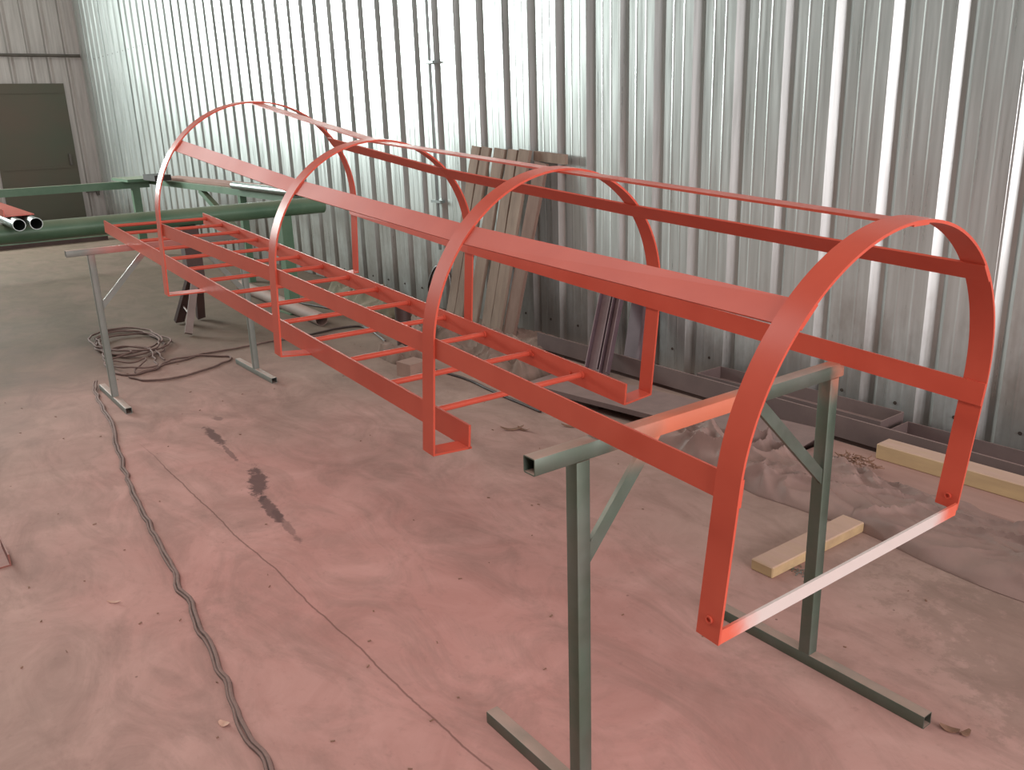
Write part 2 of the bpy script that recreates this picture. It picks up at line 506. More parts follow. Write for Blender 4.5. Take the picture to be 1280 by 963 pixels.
# far door, rail and latch
door = MB().box((XG + 0.002, 2.53, 0.02), (XG + 0.05, 3.83, 2.50)).build('door_1', M_DOOR, smooth=False, kind='structure')
MB().box((XG + 0.05, 2.60, 2.33), (XG + 0.06, 3.76, 2.37)).build('door_rail', M_DOOR, door, smooth=False)
MB().box((XG + 0.05, 2.60, 1.0), (XG + 0.06, 3.76, 1.04)).build('door_rail', M_DOOR, door, smooth=False)
MB().box((XG + 0.05, 3.70, 1.05), (XG + 0.09, 3.74, 1.25)).build('door_handle', M_DARKP, door, smooth=False)
solo(MB().rod((XG + 0.05, 0.4, 2.98), (XG + 0.05, WY - 0.02, 2.98), 0.026).build('wall_rail', M_DARKP),
     'thin dark horizontal pipe across the far end wall above the dark door', 'pipe')
solo(MB().box((XG + 0.01, 3.90, 0.52), (XG + 0.05, 4.14, 0.56)).box((XG + 0.01, 4.08, 0.46), (XG + 0.07, 4.13, 0.60)).build('door_latch', M_DARKP, smooth=False),
     'small steel latch bar on the far wall right of the dark door', 'latch')

# conduit on the long wall
t = thing('wall_conduit', 'thin grey vertical conduit pipe clamped to the corrugated wall', 'pipe', (-6.505, WY - 0.03, 0))
MB().rod((0, 0, 0.55), (0, 0, 6.9), 0.014).build('pipe', M_CONDUIT, t)
for z in (0.97, 2.11, 3.3):
    MB().box((-0.075, -0.02, z - 0.011), (0.075, 0.028, z + 0.011)).build('clamp', M_CONDUIT, t, smooth=False)
h = catmull([(-6.60, 4.17, 0.02), (-6.63, 4.12, 0.2), (-6.52, 4.14, 0.40), (-6.33, 4.15, 0.36), (-6.22, 4.10, 0.2), (-6.15, 4.08, 0.02)])
solo(MB().sweep(h, 0.012).build('rubber_hose', M_CABLEB), 'short black hose bent in an arc against the wall left of the leaning boards', 'hose')

# ------------------------------------------------------------------ caged ladder
cage = thing('caged_ladder', 'coral red painted steel cage ladder lying across two grey trestles', 'ladder',
             (-4.2812, 1.7072, 1.2563), (-0.0138, 0.0859, -0.0084))
HX = [0.0, 1.1915, 2.2738, 3.351]
HP = [dict(R=.5118, oy=.0016, oz=.0038, al=.3862, ar=.3908, rv=.9932),
      dict(R=.4473, oy=-.0029, oz=-.0088, al=.3485, ar=.35, rv=.9986),
      dict(R=.4521, oy=.0042, oz=-.0091, al=.3403, ar=.3384, rv=1.0189),
      dict(R=.4701, oy=.0017, oz=.0142, al=.3449, ar=.331, rv=.9736)]
BW = 0.0573 / 2
LW, SH = 0.3235, 0.0768


def lad(x, y, z): return (x, y - 0.0031 + 0.0022 * (x - 1.02), z - 0.3732 + 0.0125 * (x - 1.02))


def flat_path(pts, x0, x1, t):
    """flat bar swept along an open y-z path, thickness t to the right of travel"""
    n = len(pts); P = [Vector((0, a, b)) for a, b in pts]; off = []
    for i in range(n):
        d1 = (P[i] - P[i - 1]).normalized() if i else (P[1] - P[0]).normalized()
        d2 = (P[i + 1] - P[i]).normalized() if i < n - 1 else d1
        n1 = Vector((0, d1.z, -d1.y)); n2 = Vector((0, d2.z, -d2.y))
        m = n1 + n2; m = m / max(0.5, m.dot(n1)) if m.length else n1
        off.append(P[i] + m * t)
    vs = []
    for a, b in zip(P, off):
        for q in ((x0, a), (x1, a), (x1, b), (x0, b)): vs.append((q[0], q[1].y, q[1].z))
    fs = []
    for i in range(n - 1):
        for k in range(4):
            j = (k + 1) % 4; fs.append((i * 4 + k, i * 4 + j, (i + 1) * 4 + j, (i + 1) * 4 + k))
    fs.append((3, 2, 1, 0)); e = (n - 1) * 4; fs.append((e, e + 1, e + 2, e + 3))
    return MB().add(vs, fs)


for k, (x, h) in enumerate(zip(HX, HP)):
    pts = []
    _, _, zf = lad(x, 0, 0)
    zf -= 0.001
    if k < 3: pts.append((-LW + 0.012, zf))
    pts.append((h['oy'] - h['R'], h['oz'] - h['al']))
    N = 56
    for i in range(N + 1):
        a = PI * i / N
        pts.append((h['oy'] - h['R'] * math.cos(a), h['oz'] + h['rv'] * h['R'] * math.sin(a)))
    pts.append((h['oy'] + h['R'], h['oz'] - h['ar']))
    if k < 3: pts.append((LW + 0.004, zf))
    flat_path(pts, x - BW, x + BW, 0.0065).build('hoop', M_PAINT, cage)
x4 = HX[3]
h4 = HP[3]
cb = MB().box((x4 + BW - 0.006, h4['oy'] - h4['R'] + 0.006, -0.330), (x4 + BW, h4['oy'] + h4['R'] - 0.006, -0.296))
o = cb.build('cross_bar', M_BAR, cage, smooth=False); o['label'] = 'flat bar with its bright reflection painted pale and coral painted ends'
for (x, yy, zz, s) in ((x4 - 0.0, h4['oy'] - h4['R'], -0.285, -1), (x4 - 0.0, h4['oy'] + h4['R'] - 0.0065, -0.285, -1)):
    MB().hollow([(0.0085 * math.cos(q * PI / 6), 0.0085 * math.sin(q * PI / 6)) for q in range(12)],
                [(0.0055 * math.cos(q * PI / 6), 0.0055 * math.sin(q * PI / 6)) for q in range(12)],
                (x, yy + 0.001, zz), (x, yy - 0.004, zz), (1, 0, 0)).build('bolt', M_PAINT, cage)


def strap(ths, zs=None, name='strap', w=0.0579, t=0.0055, side=-1):
    secs = []
    for k in range(4):
        h = HP[k]; R = h['R'] - 0.0065
        th = math.radians(ths[k])
        c = Vector((0, h['oy'] - R * math.cos(th), h['oz'] + (h['rv'] * R) * math.sin(th)))
        tg = Vector((0, math.sin(th), math.cos(th))); nr = Vector((0, math.cos(th), -math.sin(th)))
        if zs: c.z = zs[k]; tg = Vector((0, 0, 1)); nr = Vector((0, 1, 0))
        c.x = HX[k]
        secs.append((c, tg, nr))
    a, b = secs[0], secs[-1]
    first = (a[0] + (secs[0][0] - secs[1][0]).normalized() * BW, a[1], a[2])
    last = (b[0] + (secs[3][0] - secs[2][0]).normalized() * BW, b[1], b[2])
    secs = [first] + secs + [last]
    vs = []
    for c, tg, nr in secs:
        for p in (c - tg * w / 2, c + tg * w / 2, c + tg * w / 2 + nr * t, c - tg * w / 2 + nr * t): vs.append(p)
    fs = []
    n = len(secs)
    for i in range(n - 1):
        for k in range(4):
            j = (k + 1) % 4; fs.append((i * 4 + k, i * 4 + j, (i + 1) * 4 + j, (i + 1) * 4 + k))
    fs.append((3, 2, 1, 0)); e = (n - 1) * 4; fs.append((e, e + 1, e + 2, e + 3))
    return MB().add(vs, fs).build(name, M_PAINT, cage, smooth=False)


strap([0] * 4, [-.0633, -.0434, -.0201, .0026])
strap([39.0, 40.5, 40.8, 43.5])
strap([90] * 4)
strap([142.6, 135.9, 136.5, 136.2])
strap([185.4, 181.6, 180.0, 181.2])
# stringers
XS0, XS1 = -1.885, 2.2738 + BW
for s in (-1, 1):
    vs = []
    for x in (XS0, XS1):
        for dy, dz in ((0, 0), (0.008, 0), (0.008, SH), (0, SH)): vs.append(lad(x, s * LW + dy, dz))
    MB().add(vs, [(3, 2, 1, 0), (4, 5, 6, 7), (0, 1, 5, 4), (1, 2, 6, 5), (2, 3, 7, 6), (3, 0, 4, 7)]).build('stringer', M_PAINT, cage, smooth=False)
# rungs with small weld collars at the stringers
for i in range(14):
    x = 2.0814 - 0.3 * i
    a = lad(x, -LW + 0.008, SH - 0.03); b = lad(x, LW, SH - 0.03)
    m = MB().rod(a, b, 0.0105, 14)
    for q in (a, b):
        sg = 1 if q is a else -1
        m.rod(q, (q[0], q[1] + sg * 0.008, q[2]), 0.0145, 12)
    m.build('rung', M_PAINT, cage)
# nuts on the inside of the far stringer near its end
for x, dz in ((1.80, 0.045), (2.02, 0.035)):
    a = lad(x, LW, dz)
    MB().rod(a, (a[0], a[1] - 0.006, a[2]), 0.007, 6).build('weld_nut', M_PAINT, cage)


# ------------------------------------------------------------------ trestles
def trestle(label, x, yaw, yl, yr, zb, ll, lr, f0, f1, t, mat, brace):
    # object frame: origin on the floor at the beam's left end, +x face of the beam at x=0
    c, s = math.cos(yaw), math.sin(yaw)
    X0 = x - (yl - 1.7) * s; Y0 = 1.7 + (yl - 1.7) * c
    r = thing('trestle', label, 'trestle', (X0, Y0, 0), (0, 0, yaw), 'steel trestles under the ladder')
    L = lambda y: y - yl
    h = t / 2
    MB().sqtube((-h, 0, zb - h), (-h, yr - yl, zb - h), (0, 0, 1), t).build('beam', mat, r)
    for y in (ll, lr):
        MB().sqtube((-h, L(y) + h, t), (-h, L(y) + h, zb - t), (1, 0, 0), t).build('leg', mat, r)
        MB().sqtube((f0, L(y) + h, h), (f1, L(y) + h, h), (0, 0, 1), t).build('foot_bar', mat, r)
    for (y0, y1, z1) in brace:
        # mitred flat: upper end under the beam at y0, lower end against the leg side y1 at height z1
        zt = zb - t; sg = 1 if y1 > y0 else -1
        dy, dz = y1 - y0, z1 - zt; ln = math.hypot(dy, dz); wd = t * 0.85
        hy = wd / abs(dz) * ln / 2; hz = wd / abs(dy) * ln / 2
        q = [(L(y0) - hy, zt), (L(y0) + hy, zt), (L(y1), z1 + hz), (L(y1), z1 - hz)] if sg > 0 else [(L(y0) + hy, zt), (L(y0) - hy, zt), (L(y1), z1 + hz), (L(y1), z1 - hz)]
        vs = [(x, y, z) for x in (-0.016, -0.004) for y, z in q]
        MB().add(vs, [(3, 2, 1, 0), (4, 5, 6, 7), (0, 1, 5, 4), (1, 2, 6, 5), (2, 3, 7, 6), (3, 0, 4, 7)]).build('brace', mat, r, smooth=False)
    return r


# braces run from the beam underside down to each leg
trestle('near steel tube trestle with orange overspray on its beam, under the cage end', -1.3066, -0.0227,
        1.0544, 2.155, 0.9677, 1.1693, 2.0971, -0.4077, 0.3694, 0.040, M_TRN,
        [(1.41, 1.209, 0.695), (1.79, 2.097, 0.635)])
trestle('far grey trestle of square tube carrying the ladder end without hoops', -5.7069, -0.0131,
        1.0418, 2.1684, 0.9754, 1.158, 2.0857, -0.3723, 0.3022, 0.0386, M_TRF,
        [(1.50, 1.197, 0.625), (1.82, 2.085, 0.59)])

# ------------------------------------------------------------------ green bench frame behind the ladder
g = thing('bench_frame', 'large green welded bench frame of pipe and beams behind the ladder', 'frame', (-7.48, 3.45, 0))
T = lambda x, y, z: (x + 7.48, y - 3.45, z)
MB().pipe(T(-7.48, -1.2, 0.94), T(-7.48, 3.56, 0.94), 0.073, n=28).build('front_pipe', M_GREEN, g)
MB().box(T(-7.40, -1.2, 0.865), T(-7.36, 2.0, 0.873)).build('flange_strip', M_GREEN, g, smooth=False)
MB().box(T(-12.6, -1.2, 0.90), T(-12.5, 3.45, 0.995)).build('back_beam', M_GREEN, g, smooth=False)
MB().box(T(-13.3, 3.46, 0.94), T(-7.75, 3.54, 1.01)).build('side_rail', M_GREEN, g, smooth=False)
MB().box(T(-7.53, 3.12, 0.0), T(-7.42, 3.22, 0.875)).build('post', M_GREEN, g, smooth=False)
MB().box(T(-7.60, 3.08, 0.0), T(-7.35, 3.26, 0.012)).build('base_plate', M_GREEN, g, smooth=False)
MB().box(T(-12.58, 3.22, 0.0), T(-12.50, 3.32, 0.90)).build('post', M_GREEN, g, smooth=False)
MB().obox(T(-10.6, 3.50, 0.94), T(-9.3, 3.50, 0.45), (0, 1, 0), 0.03, 0.03).build('brace', M_GREEN, g, smooth=False)
MB().box(T(-9.35, 3.47, 0.0), T(-9.28, 3.54, 0.94)).build('post', M_GREEN, g, smooth=False)
MB().box(T(-13.0, 3.1, 0.996), T(-12.2, 3.60, 1.03)).build('corner_plate', M_GREEN, g, smooth=False)
solo(MB().box((-12.15, 3.52, 1.012), (-8.15, 3.74, 1.045)).build('dusty_board', M_PWOOD, smooth=False),
     'long flat dusty board lying on the green bench side rail', 'board')
solo(MB().pipe((-9.3, 3.42, 1.052), (-7.70, 3.42, 1.045), 0.036, n=24).build('zinc_pipe', M_CHROME),
     'single bright silver pipe lying along the green side rail behind the cage', 'pipe')
solo(MB().box((-11.9, 3.22, 1.031), (-11.4, 3.42, 1.10)).build('toolbox', M_BLACK, smooth=False),
     'small dark block on the far corner of the green bench', 'block')
for (y, z) in ((0.984, 1.057), (1.090, 1.057)):
    p = MB().pipe((-9.9, y + 0.03, z), (-6.80, y, z - 0.002), 0.041, n=24).build('zinc_pipe', M_CHROME)
    solo(p, 'open ended silver pipe on the green pipe, %s of the pair under the coral bar' % ('left' if y < 1.0 else 'right'), 'pipe', 'silver pipes on the green bench')
cc = MB()
cc.box((-9.0, 0.93, 1.100), (-7.0, 1.12, 1.106)).box((-9.0, 0.93, 1.106), (-7.0, 0.937, 1.15))
solo(cc.build('coral_channel', M_PAINT, smooth=False), 'coral painted steel angle lying on the two silver pipes', 'steel bar')
# tripod stand
st = thing('tripod_stand', 'dark brown steel tripod stand under the green pipe behind the far hoop', 'stand', (-7.45, 2.32, 0))
MB().box((-0.055, -0.075, 0.42), (0.055, 0.06, 0.868)).build('column', M_DARKSTEEL, st, smooth=False)
MB().obox((-0.02, -0.02, 0.47), (-0.32, -0.10, 0.022), (0, 1, 0.2), 0.04, 0.02).build('leg', M_DARKSTEEL, st, smooth=False)
MB().obox((0.01, 0.0, 0.47), (0.24, -0.20, 0.022), (0, 1, 0.2), 0.030, 0.016).build('leg', M_GREYSTEEL, st, smooth=False)
MB().obox((-0.03, 0.03, 0.47), (-0.34, 0.10, 0.022), (0, 1, 0.2), 0.035, 0.02).build('leg', M_DARKSTEEL, st, smooth=False)
MB().rod((-0.22, -0.075, 0.17), (0.17, -0.14, 0.15), 0.008, 8).build('tie_rod', M_GREYSTEEL, st)

# dark steel lying on the floor beyond the bench, floor pipe
for k, (x, y0, y1, hh) in enumerate(((-14.85, 0.2, 3.35, 0.15), (-16.4, 0.6, 3.6, 0.22))):
    m = MB().prism([(0, 0), (-0.3, 0), (-0.3, 0.02), (-0.02, 0.02), (-0.02, hh - 0.02), (-0.3, hh - 0.02), (-0.3, hh), (0, hh)], (x, y0, 0), (x, y1, 0), (1, 0, 0))
    # profile axis v = d x u points down: lift
    for i, v in enumerate(m.v): m.v[i] = (v[0], v[1], -v[2])
    solo(m.build('steel_channel', M_DARKSTEEL, smooth=False), ('low' if k == 0 else 'taller') + ' dark steel channel on the floor near the far end wall, ' + ('nearer of two' if k == 0 else 'farther of two'), 'steel bar')
solo(MB().pipe((-8.9, 3.22, 0.056), (-6.74, 3.10, 0.056), 0.056, n=24).build('floor_pipe', M_FPIPE),
     'dusty grey pipe lying on the floor behind the ladder, open end to camera', 'pipe')
solo(MB().rod((-5.66, 3.27, 0.001), (-5.66, 3.27, 0.33), 0.06, 20).rod((-5.66, 3.27, 0.33), (-5.66, 3.27, 0.345), 0.045, 20).build('metal_canister', M_DARKSTEEL),
     'dark cylindrical metal canister on the floor behind the ladder rungs', 'canister')
solo(MB().box((0, 0, 0), (0.15, 0.15, 0.10)).build('timber_offcut', M_CARD, smooth=False),
     'short square timber offcut on the floor left of the third hoop', 'block')
o = bpy.data.objects['timber_offcut']; o.location = (-4.98, 2.80, 0.0); o.rotation_euler = (0, 0, 0.12)


# ------------------------------------------------------------------ cloth heaps
def cloth(name, label, cat, path, width, height, mat, seed, nx=120, ny=44, folds=7, along=0.5, base=0.004, creases=26):
    """crumpled cloth lying on the floor: path = centre line points (x,y[,w scale,h scale])"""
    pts = [Vector((p[0], p[1], 0)) for p in path]
    ws = [(p[2] if len(p) > 2 else 1, p[3] if len(p) > 3 else 1, p[4] if len(p) > 4 else 1) for p in path]
    m = MB(); top = []
    rnd = random.Random(int(seed * 10)); cr = []
    xa, xb = min(p.x for p in pts), max(p.x for p in pts); ya, yb = min(p.y for p in pts) - width / 2, max(p.y for p in pts) + width / 2
    for _ in range(int(creases * (xb - xa))):
        cx, cy = rnd.uniform(xa, xb), rnd.uniform(ya, yb); a = rnd.gauss(0.12, 0.38); l = rnd.uniform(0.15, 0.5)
        cr.append((cx, cy, math.cos(a), math.sin(a), l, rnd.uniform(0.25, 1.0), rnd.uniform(0.012, 0.04), rnd.uniform(-2, 2)))
    for i in range(nx + 1):
        u = i / nx; f = u * (len(pts) - 1); k = min(int(f), len(pts) - 2); t = f - k
        c = pts[k].lerp(pts[k + 1], t); d = (pts[k + 1] - pts[k]).normalized(); nrm = Vector((-d.y, d.x, 0))
        wsc = ws[k][0] * (1 - t) + ws[k + 1][0] * t; hsc = ws[k][1] * (1 - t) + ws[k + 1][1] * t
        rough = ws[k][2] * (1 - t) + ws[k + 1][2] * t
        for j in range(ny + 1):
            v = j / ny * 2 - 1
            e1 = noise.noise(Vector((u * 9, seed, v * 1.5))) * 0.16
            ww = width * wsc * (1 + (e1 if abs(v) > 0.3 else e1 * abs(v) / 0.3))
            x = c + nrm * v * ww / 2 + d * noise.noise(Vector((u * 6, v * 3, seed + 3))) * 0.05
            q = Vector((x.x * 2.2 + seed, x.y * 5.5, seed * 0.7))
            warp = noise.noise(q * 0.8) * 1.6
            r1 = 1 - abs(noise.noise(Vector((x.x * 0.9 + warp * 0.5, x.y * folds + warp * 1.6, seed))) * 2.6)
            r2 = 1 - abs(noise.noise(Vector((x.x * 3.2 + warp * 2, x.y * folds * 1.9 + x.x * 2.5, seed + 9))) * 2.6)
            r3 = noise.noise(Vector((x.x * 14, x.y * 14, seed)))
            env = (1 - abs(v) ** 7)
            amp = 0.45 + 0.9 * max(0, noise.noise(Vector((x.x * 1.4, x.y * 1.8, seed + 20))) + 0.35)
            hgt = 0.45 * math.sqrt(max(0, 1 - v * v)) + 0.12 + amp * rough * (0.62 * max(0, r1) ** 2.2 + 0.34 * max(0, r2) ** 1.8) + 0.02 * r3
            ends = min(1, u * 14) * min(1, (1 - u) * 14)
            cz = 0
            for (cx, cy, ca, sa, l, ch, cw, bend) in cr:
                du = (x.x - cx) * ca + (x.y - cy) * sa
                if abs(du) > l: continue
                dv = (x.y - cy) * ca - (x.x - cx) * sa - bend * 0.1 * du * du
                if abs(dv) > cw * 5: continue
                w_ = cw if dv > 0 else cw * 0.35
                cz += ch * math.exp(-abs(dv) / w_) * (1 - (du / l) ** 2)
            hgt += min(1.1, cz) * 0.55 * (0.35 + 0.65 * rough)
            z = base + max(0.0, height * hsc * env * hgt) * (0.15 + 0.85 * ends)
            top.append((x.x, x.y, z))
    n = ny + 1; fs = []
    for i in range(nx):
        for j in range(ny): fs.append((i * n + j, (i + 1) * n + j, (i + 1) * n + j + 1, i * n + j + 1))
    m.add(top, fs)
    # skirt to the floor gives the sheet thickness
    edge = [i * n for i in range(nx + 1)] + [nx * n + j for j in range(1, n)] + [i * n + ny for i in range(nx - 1, -1, -1)] + [j for j in range(ny - 1, 0, -1)]
    k = len(m.v)
    for e in edge: q = m.v[e]; m.v.append((q[0], q[1], 0.001))
    for a in range(len(edge)):
        b = (a + 1) % len(edge); m.f.append((edge[a], edge[b], k + b, k + a))
    o = m.build(name, mat)
    for p in o.data.polygons: p.use_smooth = True
    solo(o, label, cat); return o


cloth('tarpaulin', 'crumpled dusty pink brown tarpaulin along the floor by the brown steel and planks', 'tarpaulin',
      [(-3.05, 3.14, .45, 1.0, 1), (-2.55, 3.17, .75, 1.2, 1), (-2.2, 3.22, .9, 1.0, .9), (-1.75, 3.24, 1.0, .75, .45), (-1.3, 3.22, 1.05, .8, .35), (-1.0, 3.22, 1.05, .9, .9), (-0.4, 3.22, 1.1, 1.0, .8)],
      0.46, 0.135, M_TARP, 3.1, 230, 90, 5, creases=22)
cloth('blanket', 'grey brown crumpled blanket on the floor behind the right ladder rail', 'blanket',
      [(-6.15, 3.60, .5), (-5.6, 3.62, 1), (-5.0, 3.50, 1.1), (-4.5, 3.40, 1.0), (-4.15, 3.38, .6)], 0.46, 0.15, M_CLOTH, 8.4, 110, 44, 5)
cloth('sacking', 'heap of olive grey sacking on the floor by the wall behind the ladder', 'sacking',
      [(-8.1, 3.95, .7), (-7.5, 3.92, 1), (-6.9, 3.80, 1), (-6.5, 3.75, .6)], 0.38, 0.15, M_SACK, 14.2, 60, 24, 6)
cloth('rag', 'small crumpled rag beside the timber offcut under the ladder', 'rag',
      [(-5.55, 3.00, .6), (-5.3, 3.02, 1), (-5.05, 3.02, .6)], 0.18, 0.06, M_CLOTH, 4.2, 30, 14, 9)
cloth('rag', 'dark crumpled cloth on the floor at the foot of the leaning boards', 'rag',
      [(-5.25, 3.98, .7), (-4.95, 3.98, 1), (-4.70, 3.98, .8)], 0.24, 0.07, M_CLOTH, 21.7, 40, 18, 9)

# ------------------------------------------------------------------ boards leaning on the wall
def lean_board(x, w, top_x, zt, y0, mat, label, th=0.028, yt=4.12, zend=0.0):
    m = MB()
    n = 14
    p0 = Vector((x, y0, zend)); p1 = Vector((top_x, yt, zt))
    d = (p1 - p0).normalized(); u = Vector((1, 0, 0)); u = (u - d * d.dot(u)).normalized(); v = d.cross(u)
    vs = []; rnd = random.Random(x * 31)
    for i in range(n + 1):
        c = p0.lerp(p1, i / n)
        a = w / 2 + rnd.uniform(-0.0025, 0.0025); b = w / 2 + rnd.uniform(-0.0025, 0.0025)
        for su, sv in ((-a, -th / 2), (b, -th / 2), (b, th / 2), (-a, th / 2)): vs.append(c + u * su + v * sv)
    fs = [(i * 4 + k, i * 4 + (k + 1) % 4, (i + 1) * 4 + (k + 1) % 4, (i + 1) * 4 + k) for i in range(n) for k in range(4)]
    fs += [(3, 2, 1, 0), (n * 4, n * 4 + 1, n * 4 + 2, n * 4 + 3)]
    m.add(vs, fs)
    o = m.build('leaning_board', mat, smooth=False)
    return solo(o, label, 'board', 'weathered boards leaning on the wall')


BY = 3.86
bl = [(-5.93, 0.110, -5.785, 1.44, 'leftmost weathered board leaning on the wall'),
      (-5.815, 0.105, -5.655, 1.435, 'second weathered board from the left, touching the leftmost one on the wall'),
      (-5.62, 0.130, -5.475, 1.425, 'third weathered board from the left, standing alone between two dark gaps'),
      (-5.42, 0.110, -5.315, 1.42, 'fourth weathered board from the left, leaning right of the wider dark gap'),
      (-5.30, 0.125, -5.175, 1.42, 'fifth weathered board from the left, beside the narrow red brown one')]
for x, wd, tx, zt, lb in bl:
    lean_board(x, wd, tx, zt, BY, M_WOOD, lb)
lean_board(-5.155, 0.13, -4.99, 1.33, BY + 0.02, M_WOOD2, 'rightmost red brown board leaning on the wall under the short crosspiece')
cp = MB().obox((-5.12, 4.165, 1.375), (-4.76, 4.155, 1.355), (0, 0, 1), 0.034, 0.014)
solo(cp.build('crosspiece', M_WOOD, smooth=False), 'short horizontal board at the top right of the leaning boards', 'board')

# ------------------------------------------------------------------ brown steel against the wall


def uchan(p0, p1, width, depth, t, mat, label, name='steel_channel', up=(0, 0, 1), lip=None, cat='steel channel', flip=1):
    """U profile: web of 'width' along up, flanges of 'depth' on the other axis"""
    a = width / 2
    prof = [(-a, 0), (-a, depth * flip), (-a + t, depth * flip), (-a + t, t * flip), (a - t, t * flip), (a - t, depth * flip), (a, depth * flip), (a, 0)]
    m = MB().prism(prof, p0, p1, up)
    o = m.build(name, mat, smooth=False)
    return solo(o, label, cat)


# long channel whose web faces the room
uchan((0.6, 3.80, 0.087), (-4.80, 3.885, 0.087), 0.115, 0.012, 0.005, M_BROWN,
      'long brown steel channel on edge along the foot of the corrugated wall', flip=1)
uchan((0.6, 3.82, 0.0145), (-4.70, 3.905, 0.0145), 0.027, 0.04, 0.004, M_DARKSTEEL,  # dark strip added for the shade below the long channel
      'dark strip standing in for the shaded gap under the long brown channel by the wall', flip=1)
# open tray behind it


def tray(x0, x1, y0, y1, z0, z1, label, t=0.006):
    m = MB()
    m.box((x0, y0, z0), (x1, y1, z0 + t)).box((x0, y0, z0 + t), (x1, y0 + t, z1)).box((x0, y1 - t, z0 + t), (x1, y1, z1))
    m.box((x0, y0 + t, z0 + t), (x0 + t, y1 - t, z1)).box((x1 - t, y0 + t, z0 + t), (x1, y1 - t, z1))
    return solo(m.build('steel_tray', M_BROWN, smooth=False), label, 'tray', 'open brown steel trays by the wall')


tray(-3.33, -2.14, 3.93, 4.15, 0.06, 0.138, 'open brown steel tray behind the long channel, left of two by the wall')
tray(-2.10, 0.4, 3.93, 4.12, 0.03, 0.105, 'open brown steel tray behind the yellow timber, right of two by the wall')
# front wide channel, web up, standing on two battens
m = MB().prism([(0, 0), (0.37, 0), (0.37, 0.03), (0.365, 0.03), (0.365, 0.005), (0.005, 0.005), (0.005, 0.03), (0, 0.03)],
               (-4.02, 3.15, 0.088), (-2.26, 3.39, 0.088), (0, 1, 0))
zmax = max(v[2] for v in m.v)
m.v = [(v[0], v[1], v[2] if zmax < 0.09 else 0.176 - v[2]) for v in m.v]
solo(m.build('wide_channel', M_BROWN, smooth=False), 'wide flat brown steel channel lying web up in front of the long channel', 'steel channel')
for x, lb in ((-3.6, 'left'), (-2.4, 'right')):
    solo(MB().box((x, 3.30 + (x + 3.6) * 0.13, 0.0), (x + 0.07, 3.56 + (x + 3.6) * 0.13, 0.082)).build('batten', M_DARKSTEEL, smooth=False),
         'dark batten carrying the wide brown channel, %s of two' % lb, 'batten', 'battens under the wide channel')
# leaning purple brown channels and sheet
for k, (p0, p1, wd, lb) in enumerate((((-3.995, 3.70, 0.05), (-4.26, 4.115, 0.56), 0.105, 'left of the two purple brown steel channels leaning behind the third hoop'),
                                      ((-3.885, 3.70, 0.05), (-4.15, 4.115, 0.56), 0.065, 'right of the two purple brown steel channels leaning behind the third hoop'))):
    uchan(p0, p1, wd, 0.04, 0.005, M_PURPLE, lb, up=(1, 0, 0), flip=-1)
m = MB().obox((-3.925, 3.975, 0.02), (-4.02, 4.19, 0.60), (1, 0, 0), 0.085, 0.004)
m.obox((-3.85, 3.955, 0.02), (-3.945, 4.17, 0.60), (1, 0, 0), 0.012, 0.02)
solo(m.build('steel_sheet', M_PURPLE, smooth=False), 'brown steel strip sheet leaning on the wall right of the two channels', 'steel sheet')

# timbers
def timber(a, b, mat, label, name, rot=0.0, loc=(0, 0, 0), bev=0.004):
    o = MB().box(a, b).build(name, mat, smooth=False)
    md = o.modifiers.new('bevel', 'BEVEL'); md.width = bev; md.segments = 1
    o.location = loc; o.rotation_euler = (0, 0, rot)
    return solo(o, label, 'plank')


timber((0, 0, 0), (2.2, 0.105, 0.075), M_YWOOD, 'thick yellow timber lying by the brown channel at the right edge', 'yellow_timber', 0.0, (-2.0, 3.655, 0.058))
timber((0, 0, 0), (2.5, 0.27, 0.042), M_PWOOD, 'wide dusty pink plank under the yellow timber', 'wide_plank', -0.01, (-2.28, 3.46, 0.016))
timber((0, 0, 0), (0.098, 0.585, 0.045), M_YWOOD, 'short yellow timber block on the floor behind the near trestle leg', 'timber_block', -0.02, (-1.79, 2.455, 0.0))
# crumbled splinters on the plank
m = MB(); rnd = random.Random(5)
for i in range(70):
    x = -2.0 + rnd.gauss(0, 0.05); y = 3.47 + rnd.gauss(0, 0.02); z = 0.085 + rnd.random() * 0.03
    a = rnd.random() * PI; l = rnd.uniform(0.01, 0.035)
    m.obox((x, y, z), (x + l * math.cos(a), y + l * math.sin(a), z + rnd.uniform(-.005, .01)), (0, 0, 1), 0.002, 0.002)
solo(m.build('wood_shavings', M_LEAF, kind='stuff'), 'heap of brown wood splinters where plank and tarpaulin meet', 'shavings')

# ------------------------------------------------------------------ cables on the floor


def cable(pts, r, mat, label, name='power_cable', cat='cable', wob=0.006, k=8, seed=1):
    P = catmull([(p[0], p[1], (p[2] if len(p) > 2 else r + 0.001)) for p in pts], k)
    rnd = random.Random(seed)
    P = [Vector((p.x + noise.noise(p * 9) * wob, p.y + noise.noise(p * 9 + Vector((5, 5, 5))) * wob, max(p.z, r + 0.0005))) for p in P]
    return solo(MB().sweep(P, r, 8).build(name, mat), label, cat)


main = [(-6.21, 1.18, 0.03), (-5.95, 1.115), (-5.32, 1.05), (-4.7, .94), (-4.2, .865), (-3.69, .81), (-3.27, .77), (-2.89, .72), (-2.57, .69), (-2.32, .655), (-2.19, .63), (-1.96, .62), (-1.75, .60), (-1.5, .57)]
cable(main, 0.0072, M_CABLE, 'long dusty cable running across the floor from the far trestle towards the camera', wob=0.02)
c2 = [(x + 0.003, y - 0.0125) for i, (x, y) in enumerate([(q[0], q[1]) for q in main])]
c2[0] = (-6.215, 1.166, 0.03)
cable(c2, 0.0052, M_CABLE, 'thinner dusty cable lying close beside the long floor cable', wob=0.02)

